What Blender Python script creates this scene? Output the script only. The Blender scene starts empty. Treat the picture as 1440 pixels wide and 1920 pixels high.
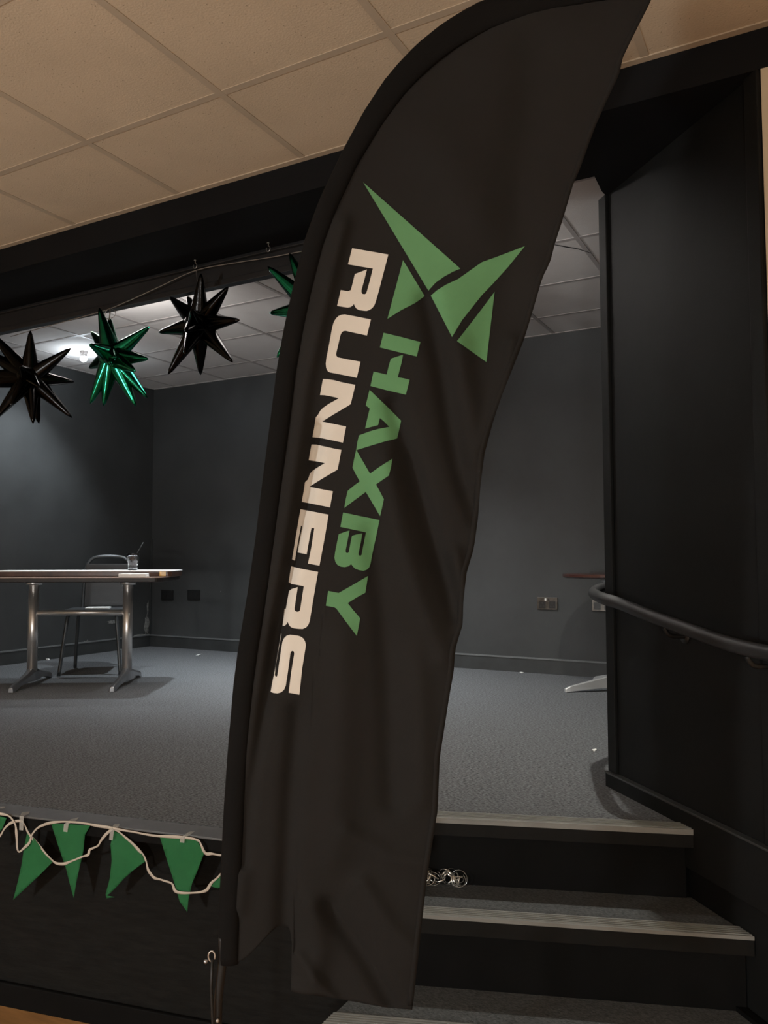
import bpy, bmesh, math, random
from mathutils import Vector as V, Matrix
from mathutils.geometry import tessellate_polygon
random.seed(7)
SC = bpy.context.scene
COL = SC.collection
# ------------------------------------------------------------------ camera survey
F, PITCH, ROLL, YAW = 1490.04, 0.0586753, -0.00142373, 0.501280543
H = 1.45                      # eye height above the hall floor
S = 0.637                     # stage floor height
fw = V((-math.sin(YAW) * math.cos(PITCH), math.cos(YAW) * math.cos(PITCH), math.sin(PITCH)))
rt = V((math.cos(YAW), math.sin(YAW), 0))
up = rt.cross(fw)
RT = rt * math.cos(ROLL) + up * math.sin(ROLL)
UP = -rt * math.sin(ROLL) + up * math.cos(ROLL)
EYE = V((0, 0, H))
HF = V((-math.sin(YAW), math.cos(YAW), 0))

def ray(x, y): return RT * (x - 720) + UP * (960 - y) + fw * F
def onz(x, y, z):
    d = ray(x, y); return EYE + d * ((z - H) / d.z)
def ony(x, y, Y):
    d = ray(x, y); return EYE + d * (Y / d.y)
def at(x, y, D): return EYE + ray(x, y) * (D / F)
def onplane(x, y, p0, n):
    d = ray(x, y); return EYE + d * ((p0 - EYE).dot(n) / d.dot(n))

cam = bpy.data.cameras.new('camera'); co = bpy.data.objects.new('camera', cam); COL.objects.link(co)
cam.sensor_fit = 'VERTICAL'; cam.sensor_height = 36; cam.lens = F / 1920 * 36
cam.clip_start = 0.05
co.matrix_world = Matrix(((RT.x, UP.x, -fw.x, 0), (RT.y, UP.y, -fw.y, 0), (RT.z, UP.z, -fw.z, H), (0, 0, 0, 1)))
SC.camera = co
SC.view_settings.view_transform = 'Standard'; SC.view_settings.look = 'None'
SC.view_settings.gamma = 1; SC.view_settings.use_curve_mapping = False
SC.view_settings.exposure = 0

# ------------------------------------------------------------------ materials
def mat(name, col, rough=0.6, metal=0.0, var=0.0, vscale=6, bump=0.0, bscale=200, stretch=(1, 1, 1), spec=0.5,
        specks=None, ramp=.2, sheen=0.0, coat=0.0, alpha=1.0, trans=0.0, ior=1.45, emit=None, estr=0, tl=0.0, rvar=0.0):
    m = bpy.data.materials.new(name); m.use_nodes = True
    nt = m.node_tree; N = nt.nodes; L = nt.links; b = N['Principled BSDF']
    b.inputs['Roughness'].default_value = rough; b.inputs['Metallic'].default_value = metal
    b.inputs['Specular IOR Level'].default_value = spec; b.inputs['IOR'].default_value = ior
    b.inputs['Alpha'].default_value = alpha; b.inputs['Transmission Weight'].default_value = trans
    b.inputs['Coat Weight'].default_value = coat; b.inputs['Sheen Weight'].default_value = sheen
    b.inputs['Base Color'].default_value = (*col, 1)
    if emit:
        b.inputs['Emission Color'].default_value = (*emit, 1); b.inputs['Emission Strength'].default_value = estr
    tc = N.new('ShaderNodeTexCoord'); mp = N.new('ShaderNodeMapping')
    mp.inputs['Scale'].default_value = stretch
    L.new(tc.outputs['Object'], mp.inputs['Vector'])
    out = None
    if var:
        n = N.new('ShaderNodeTexNoise'); n.inputs['Scale'].default_value = vscale; n.inputs['Detail'].default_value = 8
        n.inputs['Roughness'].default_value = 0.62
        L.new(mp.outputs[0], n.inputs['Vector'])
        r = N.new('ShaderNodeValToRGB'); r.color_ramp.elements[0].position = .5 - ramp; r.color_ramp.elements[1].position = .5 + ramp
        r.color_ramp.elements[0].color = (*[c * (1 - var) for c in col], 1)
        r.color_ramp.elements[1].color = (*[min(1, c * (1 + var)) for c in col], 1)
        L.new(n.outputs['Fac'], r.inputs['Fac']); out = r.outputs['Color']
        if rvar:
            mr = N.new('ShaderNodeMapRange'); mr.inputs['To Min'].default_value = rough - rvar; mr.inputs['To Max'].default_value = rough + rvar
            L.new(n.outputs['Fac'], mr.inputs['Value']); L.new(mr.outputs[0], b.inputs['Roughness'])
    if specks:
        sc_, thr, scol = specks
        v = N.new('ShaderNodeTexVoronoi'); v.inputs['Scale'].default_value = sc_; L.new(mp.outputs[0], v.inputs['Vector'])
        nn = N.new('ShaderNodeTexNoise'); nn.inputs['Scale'].default_value = sc_ * 3; L.new(mp.outputs[0], nn.inputs['Vector'])
        ad = N.new('ShaderNodeMath'); ad.operation = 'MULTIPLY_ADD'; ad.inputs[1].default_value = thr * 1.6; ad.inputs[2].default_value = -thr * .3
        L.new(nn.outputs['Fac'], ad.inputs[0])
        lt = N.new('ShaderNodeMath'); lt.operation = 'LESS_THAN'; L.new(v.outputs['Distance'], lt.inputs[0]); L.new(ad.outputs[0], lt.inputs[1])
        mx = N.new('ShaderNodeMix'); mx.data_type = 'RGBA'; mx.inputs[7].default_value = (*scol, 1)
        if out: L.new(out, mx.inputs[6])
        else: mx.inputs[6].default_value = (*col, 1)
        L.new(lt.outputs[0], mx.inputs[0]); out = mx.outputs[2]
    if out: L.new(out, b.inputs['Base Color'])
    if bump:
        n2 = N.new('ShaderNodeTexNoise'); n2.inputs['Scale'].default_value = bscale; n2.inputs['Detail'].default_value = 4
        L.new(mp.outputs[0], n2.inputs['Vector'])
        bp = N.new('ShaderNodeBump'); bp.inputs['Strength'].default_value = bump; bp.inputs['Distance'].default_value = .002
        L.new(n2.outputs['Fac'], bp.inputs['Height']); L.new(bp.outputs[0], b.inputs['Normal'])
    if tl:
        t = N.new('ShaderNodeBsdfTranslucent'); t.inputs['Color'].default_value = (*col, 1)
        ms = N.new('ShaderNodeMixShader'); ms.inputs[0].default_value = tl
        L.new(b.outputs[0], ms.inputs[1]); L.new(t.outputs[0], ms.inputs[2]); L.new(ms.outputs[0], N['Material Output'].inputs[0])
    return m

M = dict(
    hall_tile=mat('hall_tile', (.58, .465, .335), .9, var=.06, vscale=3, bump=.5, bscale=160, specks=(60, .2, (.34, .265, .18))),
    hall_grid=mat('hall_grid', (.47, .38, .28), .6, var=.05),
    stage_tile=mat('stage_tile', (.62, .59, .57), .9, var=.06, vscale=2.5, bump=.4, bscale=160),
    stage_grid=mat('stage_grid', (.40, .37, .36), .6),
    stage_wall=mat('stage_wall', (.036, .038, .038), .55, var=.18, vscale=2.2, bump=.15, bscale=60, specks=(2.3, .022, (.5, .5, .47)), rvar=.1),
    black_paint=mat('black_paint', (.0074, .0080, .0080), .6, spec=.15, var=.25, vscale=3, bump=.12, bscale=50),
    black_beam=mat('black_beam', (.0056, .0060, .0068), .7, spec=.12, var=.2, vscale=2, bump=.1, bscale=40),
    beam_strip=mat('beam_strip', (.014, .014, .015), .42, var=.3, vscale=5, specks=(5, .05, (.10, .10, .09))),
    cream=mat('cream_wall', (.60, .50, .36), .8, var=.05, vscale=2),
    skirt=mat('skirting_black', (.032, .034, .034), .4, var=.2, vscale=6),
    carpet=mat('stage_carpet', (.078, .082, .086), .95, var=.8, ramp=.11, vscale=110, bump=1, bscale=260, stretch=(.8, 2.2, 1), spec=.2, sheen=.1),
    step_carpet=mat('step_carpet', (.080, .084, .085), .95, var=.5, ramp=.16, vscale=110, bump=1, bscale=260, stretch=(1, 3, 1), spec=.2),
    fascia=mat('stage_fascia_cloth', (.0078, .0076, .0070), .9, var=.35, vscale=30, bump=.5, bscale=120, stretch=(.4, .4, 2.5), spec=.2),
    riser=mat('riser_black', (.0038, .0038, .0037), .75, spec=.12, var=.25, vscale=8),
    nosing=mat('nosing_metal', (.21, .21, .195), .5, .1, var=.12, vscale=30, stretch=(.3, 1, 1)),
    nosing2=mat('nosing_rubber', (.0070, .0068, .0062), .6, spec=.15, var=.2, vscale=20),
    wood=mat('hall_wood', (.42, .22, .085), .35, var=.3, vscale=5, stretch=(.6, 8, 1), coat=.2),
    cloth=mat('flag_cloth', (.0175, .0162, .0152), .85, var=.10, vscale=2, bump=.12, bscale=900, spec=.06),
    sleeve=mat('sleeve_cloth', (.0042, .0038, .0036), .85, var=.15, vscale=4, bump=.15, bscale=700, spec=.15),
    print_green=mat('print_green', (.10, .24, .105), .7, var=.06, vscale=9, spec=.25),
    print_white=mat('print_white', (.63, .58, .51), .7, var=.05, vscale=9, spec=.25),
    pole=mat('pole_dark', (.007, .007, .007), .5),
    chrome=mat('chrome', (.62, .60, .585), .30, .82, var=.05),
    alu=mat('cast_aluminium', (.36, .36, .37), .33, .9, var=.12, vscale=12),
    brown=mat('polished_brown', (.050, .022, .013), .33, var=.6, vscale=9, stretch=(1, 1, .3)),
    darkwood=mat('dark_wood', (.012, .008, .007), .5, var=.2),
    palet=mat('pale_top', (.75, .74, .72), .6, var=.04),
    amber=mat('amber_glint', (.55, .33, .08), .3, var=.5, vscale=60, stretch=(1, 1, .1)),  # colour stands in for lamp light reflected in the gloss
    trim_line=mat('tan_trim', (.26, .17, .13), .35),
    chairblack=mat('chair_tube', (.045, .048, .05), .35, .3),
    vinyl=mat('black_vinyl', (.018, .019, .02), .4, var=.1),
    socketb=mat('socket_black', (.012, .012, .012), .3),
    socketc=mat('socket_chrome', (.10, .09, .08), .28, .9, var=.4, vscale=30),
    foilg=mat('green_foil', (.015, .20, .115), .17, 1.0, var=.25, vscale=25, bump=.25, bscale=60),
    foilb=mat('black_foil', (.013, .0125, .0125), .18, 1.0, var=.2, vscale=25, bump=.25, bscale=60),
    wire=mat('wire', (.30, .27, .24), .4, .6),
    hook=mat('steel_hook', (.35, .34, .32), .35, .9),
    ribbon=mat('white_ribbon', (.50, .44, .37), .75, var=.06),
    pennant=mat('green_pennant', (.013, .135, .040), .75, var=.08, vscale=30, tl=.15),
    tape=mat('clear_tape', (.55, .54, .50), .25, alpha=.38),
    silver=mat('silver_ribbon', (.75, .74, .70), .22, .85),
    paper=mat('white_paper', (.72, .71, .68), .7),
    glassm=mat('glass', (.85, .85, .85), .05, trans=1.0, ior=1.45),
    cola=mat('cola', (.02, .008, .004), .1),
    straw=mat('straw', (.03, .03, .03), .4),
    round_top=mat('round_top', (.055, .022, .018), .25, coat=.4),
    bulb=mat('bulb', (1, 1, 1), emit=(.80, .90, 1), estr=90),
    warmbulb=mat('warm_diffuser', (1, 1, 1), emit=(1, .98, .95), estr=3),
    coolbulb=mat('cool_diffuser', (1, 1, 1), emit=(1, .93, .85), estr=3),
    housing=mat('lamp_housing', (.03, .03, .03), .4),
)

# ------------------------------------------------------------------ object helpers
ORG = {}
def tag(o, label=None, cat=None, group=None, kind=None):
    if label: o['label'] = label
    if cat: o['category'] = cat
    if group: o['group'] = group
    if kind: o['kind'] = kind
    return o
def thing(name, loc, label, cat, group=None):
    o = bpy.data.objects.new(name, None); COL.objects.link(o); o.location = loc; o.empty_display_size = .1
    ORG[o.name] = V(loc)
    return tag(o, label, cat, group)
def obj(name, bm, m, parent=None, smooth=False, bevel=0, solid=0, label=None):
    if parent is not None: org = ORG[parent.name]
    else:
        xs = [v.co for v in bm.verts]
        org = V(((min(c.x for c in xs) + max(c.x for c in xs)) / 2, (min(c.y for c in xs) + max(c.y for c in xs)) / 2, min(c.z for c in xs)))
    for v in bm.verts: v.co -= org
    me = bpy.data.meshes.new(name)
    bmesh.ops.recalc_face_normals(bm, faces=bm.faces) if solid == 0 else None
    bm.to_mesh(me); bm.free()
    if smooth:
        for p in me.polygons: p.use_smooth = True
    for mm in (m if isinstance(m, (list, tuple)) else [m]): me.materials.append(mm)
    o = bpy.data.objects.new(name, me); COL.objects.link(o)
    if parent is None: o.location = org
    else: o.parent = parent
    ORG[o.name] = org
    if bevel:
        b = o.modifiers.new('bevel', 'BEVEL'); b.width = bevel; b.segments = 2; b.limit_method = 'ANGLE'
    if solid:
        s = o.modifiers.new('solid', 'SOLIDIFY'); s.thickness = solid; s.offset = 0
    if label: o['label'] = label
    return o
def struct(name, bm, m, **k): return tag(obj(name, bm, m, **k), kind='structure')

def prism(bm, pts, z0, z1):
    """vertical prism over a plan polygon"""
    a = [bm.verts.new((p[0], p[1], z0)) for p in pts]; b = [bm.verts.new((p[0], p[1], z1)) for p in pts]
    n = len(pts); bm.faces.new(a[::-1]); bm.faces.new(b)
    for i in range(n): bm.faces.new((a[i], a[(i + 1) % n], b[(i + 1) % n], b[i]))
def box(bm, x0, x1, y0, y1, z0, z1): prism(bm, [(x0, y0), (x1, y0), (x1, y1), (x0, y1)], z0, z1)
def obox(bm, c, u, lu, v, lv, w, lw):
    """oriented box centred at c"""
    vs = []
    for a in (-1, 1):
        for b in (-1, 1):
            for d in (-1, 1): vs.append(bm.verts.new(c + u * (a * lu / 2) + v * (b * lv / 2) + w * (d * lw / 2)))
    for f in ((0, 1, 3, 2), (4, 6, 7, 5), (0, 4, 5, 1), (2, 3, 7, 6), (0, 2, 6, 4), (1, 5, 7, 3)): bm.faces.new([vs[i] for i in f])
def spline(pts, n):
    out = []
    P = [V(p) for p in pts]
    for i in range(len(P) - 1):
        p0 = P[max(i - 1, 0)]; p1 = P[i]; p2 = P[i + 1]; p3 = P[min(i + 2, len(P) - 1)]
        for k in range(n):
            t = k / n
            out.append(.5 * ((2 * p1) + (p2 - p0) * t + (2 * p0 - 5 * p1 + 4 * p2 - p3) * t * t + (3 * p1 - p0 - 3 * p2 + p3) * t ** 3))
    out.append(P[-1]); return out
def tube(bm, pts, r, n=10, caps=True, sq=1.0, upv=None):
    pts = [V(p) for p in pts]; rings = []
    nrm = None
    for i, p in enumerate(pts):
        t = (pts[min(i + 1, len(pts) - 1)] - pts[max(i - 1, 0)]).normalized()
        if upv is not None: a = (V(upv) - t * t.dot(V(upv))).normalized()
        elif nrm is None:
            a = t.orthogonal().normalized()
        else: a = (nrm - t * t.dot(nrm)).normalized()
        nrm = a; b = t.cross(a)
        rr = r[i] if isinstance(r, (list, tuple)) else r
        rings.append([bm.verts.new(p + a * (rr * math.cos(2 * math.pi * k / n)) + b * (rr * sq * math.sin(2 * math.pi * k / n))) for k in range(n)])
    for A, B in zip(rings, rings[1:]):
        for k in range(n): bm.faces.new((A[k], A[(k + 1) % n], B[(k + 1) % n], B[k]))
    if caps: bm.faces.new(rings[0][::-1]); bm.faces.new(rings[-1])
def strip(bm, pts, wdir, w):
    """flat ribbon along pts"""
    rows = []
    for i, p in enumerate(pts):
        d = wdir(i) if callable(wdir) else wdir
        rows.append((bm.verts.new(V(p) - d * w / 2), bm.verts.new(V(p) + d * w / 2)))
    for A, B in zip(rows, rows[1:]): bm.faces.new((A[0], B[0], B[1], A[1]))
def lathe(bm, prof, c, n=32):
    rings = [[bm.verts.new(V(c) + V((r * math.cos(2 * math.pi * k / n), r * math.sin(2 * math.pi * k / n), z))) for k in range(n)] for r, z in prof]
    for A, B in zip(rings, rings[1:]):
        for k in range(n): bm.faces.new((A[k], A[(k + 1) % n], B[(k + 1) % n], B[k]))
    bm.faces.new(rings[0][::-1]); bm.faces.new(rings[-1])
BM = bmesh.new
Z = V((0, 0, 1))

# ------------------------------------------------------------------ setting
YF = 2.338                    # hall face of the proscenium beam
ZH = 2.905                    # hall ceiling
ZSO = 2.787                   # underside of the beam
ZC = 3.065                    # stage ceiling
YB = 5.532; XL = -5.535; XR = .35
HX0, HX1, HY0 = -5.535, 2.6, -4.2
b = BM(); box(b, HX0 - .1, HX1 + .1, HY0 - .1, YB, -.1, 0); struct('floor', b, M['wood'])
b = BM(); box(b, HX0, HX1, HY0, YF, ZH, ZH + .06); ceil = struct('ceiling', b, M['hall_tile'])
b = BM()
for k in range(-7, 8):
    x = -1.604 + .6 * k
    if HX0 < x < HX1: box(b, x - .012, x + .012, HY0, YF - .02, ZH - .0025, ZH + .001)
y = 1.866
while y > HY0:
    box(b, HX0, HX1, y - .012, y + .012, ZH - .0022, ZH + .001); y -= .6
box(b, HX0, HX1, YF - .024, YF, ZH - .004, ZH + .001)
obj('grid_bars', b, M['hall_grid'], ceil)
b = BM(); box(b, XL, XR, 2.5, YB, ZC, ZC + .06); ceil2 = struct('ceiling', b, M['stage_tile'])
b = BM()
x = -5.257
while x < XR:
    box(b, x - .012, x + .012, 2.5, YB, ZC - .0025, ZC + .001); x += .604
y = 2.70
while y < YB:
    box(b, XL, XR, y - .012, y + .012, ZC - .0022, ZC + .001); y += .604
box(b, XL, XR, YB - .02, YB, ZC - .004, ZC + .001); box(b, XL, XL + .02, 2.5, YB, ZC - .004, ZC + .001)
obj('grid_bars', b, M['stage_grid'], ceil2)
# hairline break in a stage tile
b = BM()
cr = [onz(x, y, ZC - .003) for x, y in ((1040, 459), (1060, 463), (1080, 466), (1097, 471), (1106, 474))]
strip(b, cr, V((.3, .95, 0)), .014); obj('tile_break', b, M['housing'], ceil2, solid=.002)

b = BM(); box(b, XL - .1, XR + .1, YB, YB + .1, 0, ZC + .1); struct('wall_back', b, M['stage_wall'])
b = BM(); box(b, XL - .1, XL, YF, YB, 0, ZC + .1); struct('wall_left', b, M['stage_wall'])
b = BM(); box(b, XR, XR + .1, 2.5, YB, 0, ZC + .1); struct('wall_right', b, M['stage_wall'])
b = BM(); box(b, HX0 - .1, HX0, HY0, YF, 0, ZH + .06); struct('wall_hall_left', b, M['cream'])
b = BM(); box(b, HX1, HX1 + .1, HY0, YF, 0, ZH + .06); struct('wall_hall_right', b, M['cream'])
b = BM(); box(b, HX0, HX1, HY0 - .1, HY0, 0, ZH + .06); struct('wall_hall_back', b, M['cream'])

# angled proscenium panel (45 degrees) with frame and skirting
A = V((-.679, 2.935, 0)); B_ = V((-.106, 2.341, 0)); pd = (B_ - A).normalized(); pn = V((pd.y, -pd.x, 0))   # pn points to the room
if pn.dot(-A) < 0: pn = -pn
bk = -pn * .16
b = BM(); A2 = A - pn * .0; prism(b, [A, B_, B_ + bk, A + bk], 0, ZSO)
struct('wall_angled', b, M['black_paint'])
b = BM()
for (s0, s1, z0, z1) in ((0.0, .05, S + .055, ZSO), (.775, .826, S + .055, ZSO)):
    prism(b, [A + pd * s0, A + pd * s1, A + pd * s1 + pn * .014, A + pd * s0 + pn * .014], z0, z1)
struct('trim_1', b, M['black_paint'], bevel=.003)
b = BM()
prism(b, [A - pd * .006, A + pd * .80, A + pd * .80 + pn * .022, A - pd * .006 + pn * .022], S - .12, S + .046)
ba = struct('baseboard_angled', b, M['black_paint'], bevel=.002)
b = BM(); prism(b, [A - pd * .008, A + pd * .80, A + pd * .80 + pn * .025, A - pd * .008 + pn * .025], S + .046, S + .053)
obj('cap', b, M['skirt'], ba, bevel=.002)
b = BM(); box(b, B_.x + .002, HX1, YF, YF + .1, 0, ZSO); struct('wall_front', b, M['cream'])
# beam over the opening
b = BM(); prism(b, [(XL, YF), (HX1, YF), (HX1, 3.05), (-.64, 3.05), (-.66, 2.86), (-.655, 2.735), (XL, 2.735)], ZSO, ZC + .08)
struct('trim_2', b, M['black_beam'])
b = BM(); box(b, XL, -1.5, 2.70, 2.735, 2.665, ZSO); box(b, XL, -1.5, 2.688, 2.70, 2.662, 2.688); box(b, XL, -1.5, 2.680, 2.70, 2.762, 2.772)
struct('trim_3', b, M['beam_strip'], bevel=.002)
# skirtings on the stage
b = BM(); box(b, XL, XR, YB - .018, YB, S, S + .105); bb_ = struct('baseboard_back', b, M['skirt'])
M['cap'] = mat('skirting_cap', (.12, .125, .125), .4)
b = BM(); box(b, XL, XR, YB - .022, YB, S + .098, S + .108); obj('cap', b, M['cap'], bb_)
b = BM(); box(b, XL, XL + .018, 2.5, YB - .02, S, S + .105); bl_ = struct('baseboard_left', b, M['skirt'])
b = BM(); box(b, XL, XL + .022, 2.5, YB - .022, S + .098, S + .108); obj('cap', b, M['cap'], bl_)
# corner bead of the left corner
b = BM(); box(b, XL, XL + .012, YB - .012, YB, S + .1, S + 1.0); struct('trim_4', b, M['skirt'])
# scuffed plaster near the floor on the left wall
def blob(bm, c, u, v, ru, rv, n=18, jag=.35):
    vs = [bm.verts.new(c + u * (ru * math.cos(a) * (1 + random.uniform(-jag, jag))) + v * (rv * math.sin(a) * (1 + random.uniform(-jag, jag))))
          for a in [2 * math.pi * k / n for k in range(n)]]
    bm.faces.new(vs)
scuffm = mat('plaster_scuff', (.17, .17, .16), .9, var=.7, vscale=40)
for px, py, r1, r2 in ((205, 1200, .05, .012), (212, 1166, .07, .014), (275, 1172, .03, .09), (262, 1192, .12, .012), (163, 1205, .03, .02), (277, 1140, .010, .06)):
    q = onplane(px, py, V((XL + .0015, 0, 0)), V((1, 0, 0)))
    b = BM()
    if q.y < YB - r1: blob(b, q, V((0, 1, 0)), Z, r1, r2)
    else: blob(b, V((q.x, YB - r1 * 1.4 - .01, q.z)), V((0, 1, 0)), Z, r1, r2)
    tag(obj('wall_scuff', b, scuffm, solid=.001), 'patch of scuffed pale plaster low on the black left stage wall beside the corner', 'wall damage', 'scuffs low on the left stage wall')

# ------------------------------------------------------------------ stage
fl = V((-1.555, 1.848, 0)); fd = V((.779, .157, 0)).normalized(); fn = V((fd.y, -fd.x, 0))   # towards the hall
def fline(x, off=0):
    t = (x - fl.x) / fd.x; p = fl + fd * t - fn * off; return V((p.x, p.y, 0))
st = V((-1.079, 2.306, 0)); sd = V((.94, .342, 0)).normalized(); sn = V((sd.y, -sd.x, 0))
def sline(x, off=0):
    p = st + sn * off; t = (x - p.x) / sd.x; return p + sd * t
def isect_panel(off, poff=0):
    """where a step line meets the angled panel"""
    p = st + sn * off; a = A + pn * poff
    # p + sd*t = a + pd*s
    det = sd.x * -pd.y + sd.y * pd.x
    t = ((a.x - p.x) * -pd.y + (a.y - p.y) * pd.x) / det
    return p + sd * t
XC = -1.2                      # left cheek of the stair opening
stage = thing('stage_platform', (-3, 3.5, 0), 'low black stage platform with grey carpet top and dark cloth front', 'stage')
PL = isect_panel(.0, -.0)
plan = [fline(XL, .085), fline(XC, .085), V((XC, sline(XC, -.065).y, 0)), sline(PL.x, -.065), A + pd * .35 + pn * 0]
q = isect_panel(-.065)
plan = [fline(XL, .085), fline(XC, .085), V((XC + .0, sline(XC, -.065).y, 0)), q, A, A + bk, V((XR, 3.0, 0)), V((XR, YB, 0)), V((XL, YB, 0))]
b = BM(); prism(b, plan, S - .03, S); obj('carpet', b, M['carpet'], stage)
b = BM(); prism(b, [fline(XL, .0), fline(XC, .0), fline(XC, .085), fline(XL, .085)], S - .008, S - .001)
obj('edge_trim', b, mat('edge_trim_grey', (.105, .108, .11), .5, .2, var=.15, vscale=20), stage, bevel=.002, label='grey metal edging strip')
b = BM(); prism(b, [fline(XL, .004), fline(XC, .004), fline(XC, .08), fline(XL, .08)], S - .04, S - .008)
obj('front_lip', b, M['riser'], stage)
b = BM(); prism(b, [fline(XL, .075), fline(XC, .075), fline(XC, .10), fline(XL, .10)], 0, S - .04)
prism(b, [fline(XC, .075), V((XC - .025, fline(XC, .075).y, 0)), V((XC - .025, sline(XC, -.05).y, 0)), V((XC, sline(XC, -.05).y, 0))][::-1], 0, S - .04)
obj('front_panel', b, M['fascia'], stage)
b = BM(); prism(b, [fline(XL, .060), fline(XC, .060), fline(XC, .075), fline(XL, .075)], 0, .075)
obj('plinth', b, M['riser'], stage, bevel=.004)
b = BM(); e0 = isect_panel(.0, .02)
prism(b, [sline(XC, .0), e0, isect_panel(-.065, .0), sline(XC, -.065)], S - .006, S + .004)
prism(b, [sline(XC, .002), e0, isect_panel(-.012, .0), sline(XC, -.012)], S - .012, S)
def ribs(bm, off, z, xr):
    for k in range(5):
        o = -.008 - .0115 * k
        prism(bm, [sline(XC, o), isect_panel(o, .02), isect_panel(o - .004, .02), sline(XC, o - .004)] if off == 0 else
              [sline(XC, o + off), isect_panel(o + off, .02), isect_panel(o + off - .004, .02), sline(XC, o + off - .004)], z, z + .0022)
ribs(b, 0, S + .004, 0)
obj('step_nosing', b, M['nosing'], stage, label='ribbed metal nosing above the steps')
b = BM(); prism(b, [sline(XC, -.001), isect_panel(-.001, .02), isect_panel(-.06, .0), sline(XC, -.06)], S - .05, S - .012)
obj('lip', b, M['nosing2'], stage)
b = BM(); prism(b, [sline(XC, -.04), isect_panel(-.04, .02), isect_panel(-.06, .0), sline(XC, -.06)], .425, S - .05)
obj('riser', b, M['riser'], stage)

RH = .212; TD = .2
steps = thing('stage_steps', (-.7, 2.1, 0), 'three black carpeted steps with ribbed metal nosings up to the stage', 'steps')
for i in (1, 2):
    z = S - RH * i; o = .2 * i
    b = BM(); prism(b, [sline(XC + .003, o - .06), isect_panel(o - .06, .004), isect_panel(o - .245, .004), sline(XC + .003, o - .245)], z - .02, z)
    obj('tread', b, M['step_carpet'], steps)
    b = BM(); prism(b, [sline(XC + .003, o), isect_panel(o, .004), isect_panel(o - .06, .004), sline(XC + .003, o - .06)], z - .006, z + .004)
    for k in range(5):
        q = o - .008 - .0105 * k
        prism(b, [sline(XC + .003, q), isect_panel(q, .004), isect_panel(q - .004, .004), sline(XC + .003, q - .004)], z + .004, z + .0062)
    obj('nosing', b, M['nosing'], steps, label='ribbed metal nosing')
    b = BM(); prism(b, [sline(XC + .003, o - .001), isect_panel(o - .001, .004), isect_panel(o - .05, .004), sline(XC + .003, o - .05)], z - .048, z - .0062)
    obj('lip', b, M['nosing2'], steps)
    b = BM(); prism(b, [sline(XC + .003, o - .035), isect_panel(o - .035, .004), isect_panel(o - .055, .004), sline(XC + .003, o - .055)], max(0, z - RH), z - .048)
    obj('riser', b, M['riser'], steps)
# side string against the panel
b = BM()
b2 = isect_panel(-.02, .004)
obj('string_board', (lambda bm: (prism(bm, [isect_panel(-.0, .005), isect_panel(.6, .005), isect_panel(.6, .03), isect_panel(.0, .03)], 0, .225), bm)[1])(b), M['riser'], steps)

# ------------------------------------------------------------------ hand rail on the panel
def onpan(x, y, off):
    return onplane(x, y, A + pn * off, pn)
r = .0205
path = [A - pn * .10 + V((-.06, .10, 0)) + Z * 1.352, ]
p1 = [onpan(x, y, .075) for x, y in ((1128, 1121), (1163, 1132), (1205, 1149), (1245, 1164), (1300, 1184), (1350, 1202), (1400, 1216), (1446, 1226), (1500, 1236))]
start = at(1165, 1100, 3.35); st2 = at(1142, 1101, 3.27); st3 = at(1123, 1104, 3.20); st4 = at(1113, 1112, 3.12)
path = spline([start, st2, st3, st4] + p1, 6)
hr = thing('hand_rail', (A + Z * 1.2), 'round black hand rail running down the angled black panel beside the steps', 'handrail')
b = BM(); tube(b, path, r, 14); obj('rail', b, mat('rail_black', (.018, .018, .019), .5, spec=.35, var=.2), hr, smooth=True)
for q in (p1[3], p1[6]):
    b = BM(); e = q - pn * (.075) ; tube(b, spline([q - Z * .02, q - Z * .045 - pn * .02, e - Z * .05], 5), .007, 8); tube(b, [e - Z * .05, e - Z * .05 + pn * .005], .022, 14)
    obj('bracket', b, M['pole'], hr, smooth=True)
b = BM(); wq = start; tube(b, [start, start + V((.25, .12, 0))], r, 14); obj('rail_return', b, M['pole'], hr, smooth=True)

# ------------------------------------------------------------------ feather flag
DFL = 1.6
def interp(tab, y):
    if y <= tab[0][0]: return tab[0][1]
    for (a, b1), (c, d) in zip(tab, tab[1:]):
        if y <= c:
            t = (y - a) / (c - a); return b1 + (d - b1) * t
    return tab[-1][1]
LX = [(-75, 1235), (-68, 1180), (-60, 1120), (-35, 1000), (0, 900), (22, 860), (45, 825), (80, 782), (115, 748), (150, 719), (210, 680), (285, 640), (370, 600), (451, 570), (545, 547), (620, 531), (695, 518),
      (800, 505), (900, 492), (1000, 480), (1100, 466), (1220, 446), (1282, 438), (1410, 427), (1512, 420), (1610, 415), (1700, 411), (1806, 409), (1920, 404)]
RX = [(-75, 1240), (0, 1221), (53, 1194), (106, 1168), (141, 1160), (191, 1136), (241, 1114), (319, 1086), (343, 1075), (407, 1056), (457, 1040), (492, 1031), (519, 1017), (574, 1001), (634, 983),
      (705, 955), (740, 941), (790, 924), (850, 908), (880, 904), (911, 900), (970, 896), (1028, 888), (1075, 874), (1130, 868), (1171, 867), (1197, 859), (1218, 853), (1261, 850), (1305, 842), (1370, 832), (1420, 824), (1520, 820),
      (1594, 808), (1640, 801), (1700, 794), (1800, 783), (1893, 773)]
def segd(x, y, poly):
    best = 1e9
    for (x0, y0), (x1, y1) in zip(poly, poly[1:]):
        dx, dy = x1 - x0, y1 - y0; t = max(0, min(1, ((x - x0) * dx + (y - y0) * dy) / (dx * dx + dy * dy)))
        best = min(best, math.hypot(x - x0 - dx * t, y - y0 - dy * t))
    return best
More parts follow.
